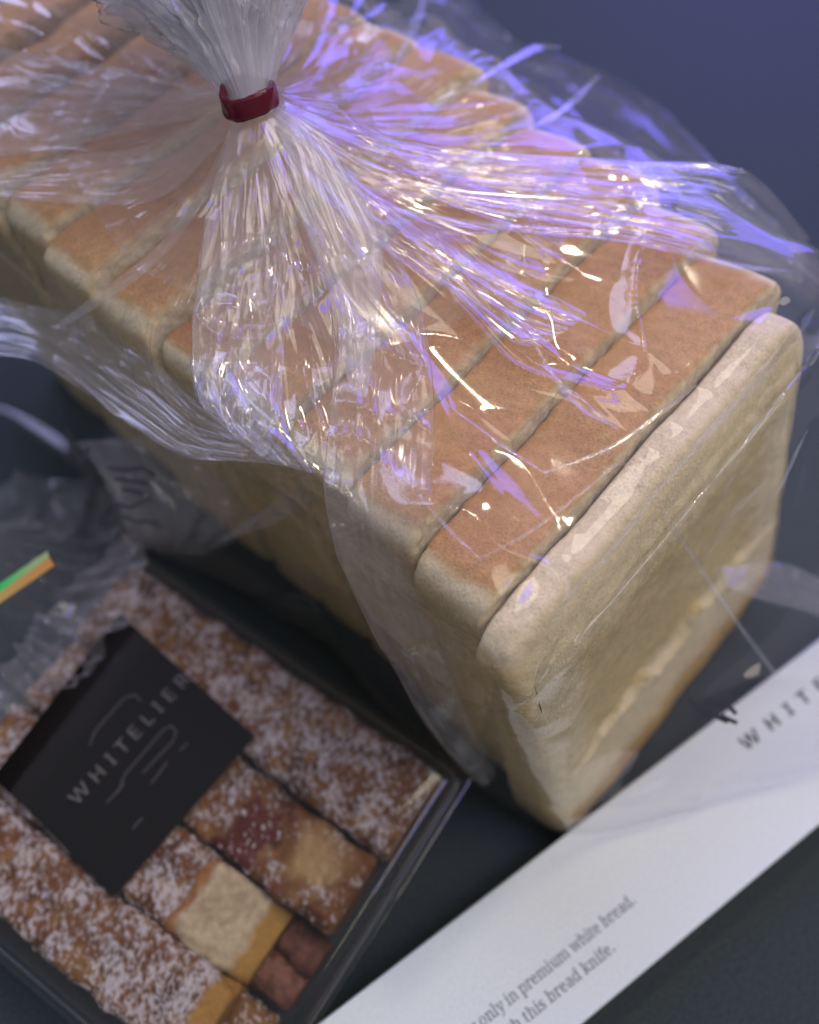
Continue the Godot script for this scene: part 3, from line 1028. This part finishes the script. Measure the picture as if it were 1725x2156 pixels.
func build_pastry_bag() -> void:
	var o := thing("pastry_bag", "clear film bag crumpled over the pastry tray, gathered beyond the left edge", "bag")
	var n := noise(FastNoiseLite.TYPE_SIMPLEX_SMOOTH, 1.0, 301)
	var n2 := noise(FastNoiseLite.TYPE_SIMPLEX_SMOOTH, 1.0, 302)
	var rows := 300
	var cols := 330
	var v := PackedVector3Array()
	var pole := Vector2(0.156, 0.030)
	for r in rows:
		for c in cols:
			var x := lerpf(-0.0028, 0.1285, float(c) / (cols - 1))
			var z := lerpf(-0.0028, 0.1092, float(r) / (rows - 1))
			var e := minf(minf(x + 0.0028, 0.1285 - x), minf(z + 0.0028, 0.1092 - z))
			var y := 0.0300 + 0.0052 * smoothstep(0.0, 0.006, e)
			var d := Vector2(x, z).distance_to(pole)
			var th := (Vector2(x, z) - pole).angle()
			var hill := exp(-pow(d / 0.028, 1.5))
			y = maxf(y, 0.004 + 0.062 * hill)
			var f := ridge(n.get_noise_2d(cos(th) * 4.0, sin(th) * 4.0 + d * 6.0))
			var f2 := ridge(n2.get_noise_2d(cos(th) * 11.0, sin(th) * 11.0 + d * 9.0))
			y += smoothstep(0.004, 0.02, d) * exp(-pow(d / 0.020, 2.0)) * (0.010 * f * f * f + 0.003 * f2 * f2 * f2)
			var g := ridge(n.get_noise_2d(x * 26.0, z * 26.0 + 40.0))
			if y > 0.012:
				y += 0.0001 * g * g * g + 0.00004 * n2.get_noise_2d(x * 40.0, z * 40.0)
			v.append(T(x, z, maxf(y, 0.001)))
	obj("film_cover", grid_mesh(v, rows, cols, false, PackedColorArray(), true), film(0.003, 0.06), o)

	# the bunched corner of the bag, loose folds that fan out from the tie
	rows = 120
	cols = 300
	v = PackedVector3Array()
	for r in rows:
		var d := 0.003 + 0.046 * float(r) / (rows - 1)
		for c in cols:
			var th := TAU * c / cols
			var q := pole + Vector2.from_angle(th) * d
			var inside := minf(minf(0.131 - q.x, q.y + 0.0045), 0.1113 - q.y)
			var low := lerpf(0.006, 0.0368, smoothstep(-0.006, 0.002, inside))
			var f := ridge(n.get_noise_2d(cos(th) * 1.7 + 7.0, sin(th) * 1.7 + d * 22.0))
			var f2 := ridge(n2.get_noise_2d(cos(th) * 2.6 + 3.0, sin(th) * 2.6 + d * 40.0))
			var g := ridge(n.get_noise_2d(q.x * 26.0, q.y * 26.0 + 11.0))
			var y := lerpf(0.060, low, smoothstep(0.0, 0.034, d)) + smoothstep(0.003, 0.02, d) * (0.008 * f * f * f + 0.004 * f2 * f2 * f2 + 0.003 * g * g * g)
			v.append(T(q.x, q.y, y))
	obj("film_gather", grid_mesh(v, rows, cols, true), film(0.07, 0.16), o)

	var tie := thing("foil_tie", "green and orange shimmering foil strip end above the pastry bag", "tie", at(60, 1205, 0.064))
	for part in 2:
		var st := PackedVector3Array()
		var col := PackedColorArray()
		for k in 40:
			var f := float(k) / 39
			var mid := at(lerpf(104, -70, f), lerpf(1172, 1292, f), 0.064 - 0.006 * f) - tie.position
			var side := Vector3(0.52, 0, 0.85) * 0.0027
			var rows4 := [[-1.0, -0.0012], [0.25, 0.0006]] if part == 0 else [[0.25, 0.0006], [1.0, -0.0011]]
			for j in 8:
				var q := lerpf(rows4[0][0], rows4[1][0], j / 7.0)
				st.append(mid + side * q + UP * lerpf(rows4[0][1], rows4[1][1], j / 7.0))
				var c := Color(0.50, 0.62, 0.26).lerp(Color(0.03, 0.75, 0.16), smoothstep(0.1, 0.6, f + 0.1 * sin(j * 1.7)))
				if part == 1:
					c = Color(0.95, 0.45, 0.12).lerp(Color(0.80, 0.62, 0.20), f * 1.2)
				col.append(c)
		var fm := mat(Color(1, 1, 1), 0.35, 0.6)
		fm.vertex_color_use_as_albedo = true
		fm.metallic = 0.35
		obj("foil_face", grid_mesh(st, 40, 8, false, col), fm, tie)


# ---------------------------------------------------------------- knife carton
func build_knife_box() -> void:
	var grain := noise(FastNoiseLite.TYPE_SIMPLEX_SMOOTH, 0.2, 31, 3)
	var m := mat(Color(0.69, 0.76, 0.71), 0.5)
	m.albedo_texture = tex(128, func(x, y):
		var k: float = 0.965 + 0.04 * tile(grain, x, y, 128)
		return Color(k, k, k))
	m.uv1_triplanar = true
	m.uv1_scale = Vector3.ONE * 30.0
	var dir := Vector3(cos(deg_to_rad(34.6)), 0, -sin(deg_to_rad(34.6)))
	var across := Vector3(sin(deg_to_rad(34.6)), 0, cos(deg_to_rad(34.6)))
	var o := thing("knife_carton", "long white carton with dark printed lettering, lying before the loaf", "carton", across * 0.14115 + dir * 0.06 + UP * 0.0102)
	o.basis = Basis(dir, UP, across)
	obj("carton_body", rounded_box(Vector3(0.36, 0.0196, 0.0405), 0.0006), m, o)
	var ink := mat(Color(0.045, 0.055, 0.075), 0.6)
	var y := 0.02003
	lettering(o, "lettering", "WHITELIER", dir * 0.0330 + across * 0.1335 + UP * y, dir * 0.0965 + across * 0.1335 + UP * y, 0.0042, 3.4, false, ink)
	lettering(o, "lettering", "Cuts cleanly only in premium white bread.", dir * -0.1000 + across * 0.1478 + UP * y, dir * -0.0228 + across * 0.1478 + UP * y, 0.0031, 0.0, true, ink)
	lettering(o, "lettering", "Slice it with this bread knife.", dir * -0.0900 + across * 0.1528 + UP * y, dir * -0.0355 + across * 0.1528 + UP * y, 0.0031, 0.0, true, ink)


# ---------------------------------------------------------------- print on the bread bag
func film_hit(u: float, v: float) -> int:
	# the film point nearest to that line of sight, on the side of the film that faces the eye
	var d := (at(u, v, 0.0) - eye).normalized()
	var best := -1
	var score := 1e9
	for k in range(0, film_pts.size(), 7):
		var e := film_pts[k] - eye
		var along := e.dot(d)
		var off := (e - d * along).length()
		var sc := off + along * 0.02
		if off < 0.0025 and sc < score:
			score = sc
			best = k
	return best


func build_print() -> void:
	var bag: Node3D = get_node("bread_bag")
	var ink := mat(Color(0.03, 0.035, 0.04), 0.6)
	var strokes := [[[140, 905], [170, 975], [187, 944]], [[245, 1008], [275, 1012], [312, 1018]], [[240, 1060], [275, 1068], [318, 1050]], [[262, 1030], [300, 1040]], [[300, 1095], [340, 1110]],
		[[440, 1205], [520, 1240], [560, 1250]], [[520, 1225], [560, 1235]], [[500, 1268], [520, 1284], [545, 1272]], [[560, 1290], [600, 1305], [640, 1310]], [[590, 1270], [640, 1285]], [[640, 1320], [660, 1340], [690, 1330]], [[470, 1218], [500, 1232], [545, 1246]], [[610, 1252], [650, 1262], [668, 1290]], [[230, 985], [262, 990], [300, 985], [325, 1000]], [[255, 1085], [290, 1100], [330, 1098]],
		[[1455, 1468], [1470, 1495], [1500, 1500]], [[1490, 1470], [1530, 1478], [1545, 1500]], [[1500, 1512], [1530, 1515]], [[1520, 1500], [1545, 1520]]]
	for s in strokes:
		var pts := []
		var nn := Vector3.ZERO
		for q in s:
			if q[0] < 345:
				pts.append(at(q[0], q[1], 0.0655))
				continue
			var k := film_hit(q[0], q[1])
			if k >= 0:
				pts.append(film_pts[k])
		if pts.size() < 2:
			continue
		nn = (eye - pts[0]).normalized()
		for k in pts.size():
			pts[k] += nn * 0.0006
		var st := SurfaceTool.new()
		st.begin(Mesh.PRIMITIVE_TRIANGLES)
		stroke_strip(st, pts, 0.0012, nn)
		obj("bag_print", st.commit(), ink, bag)
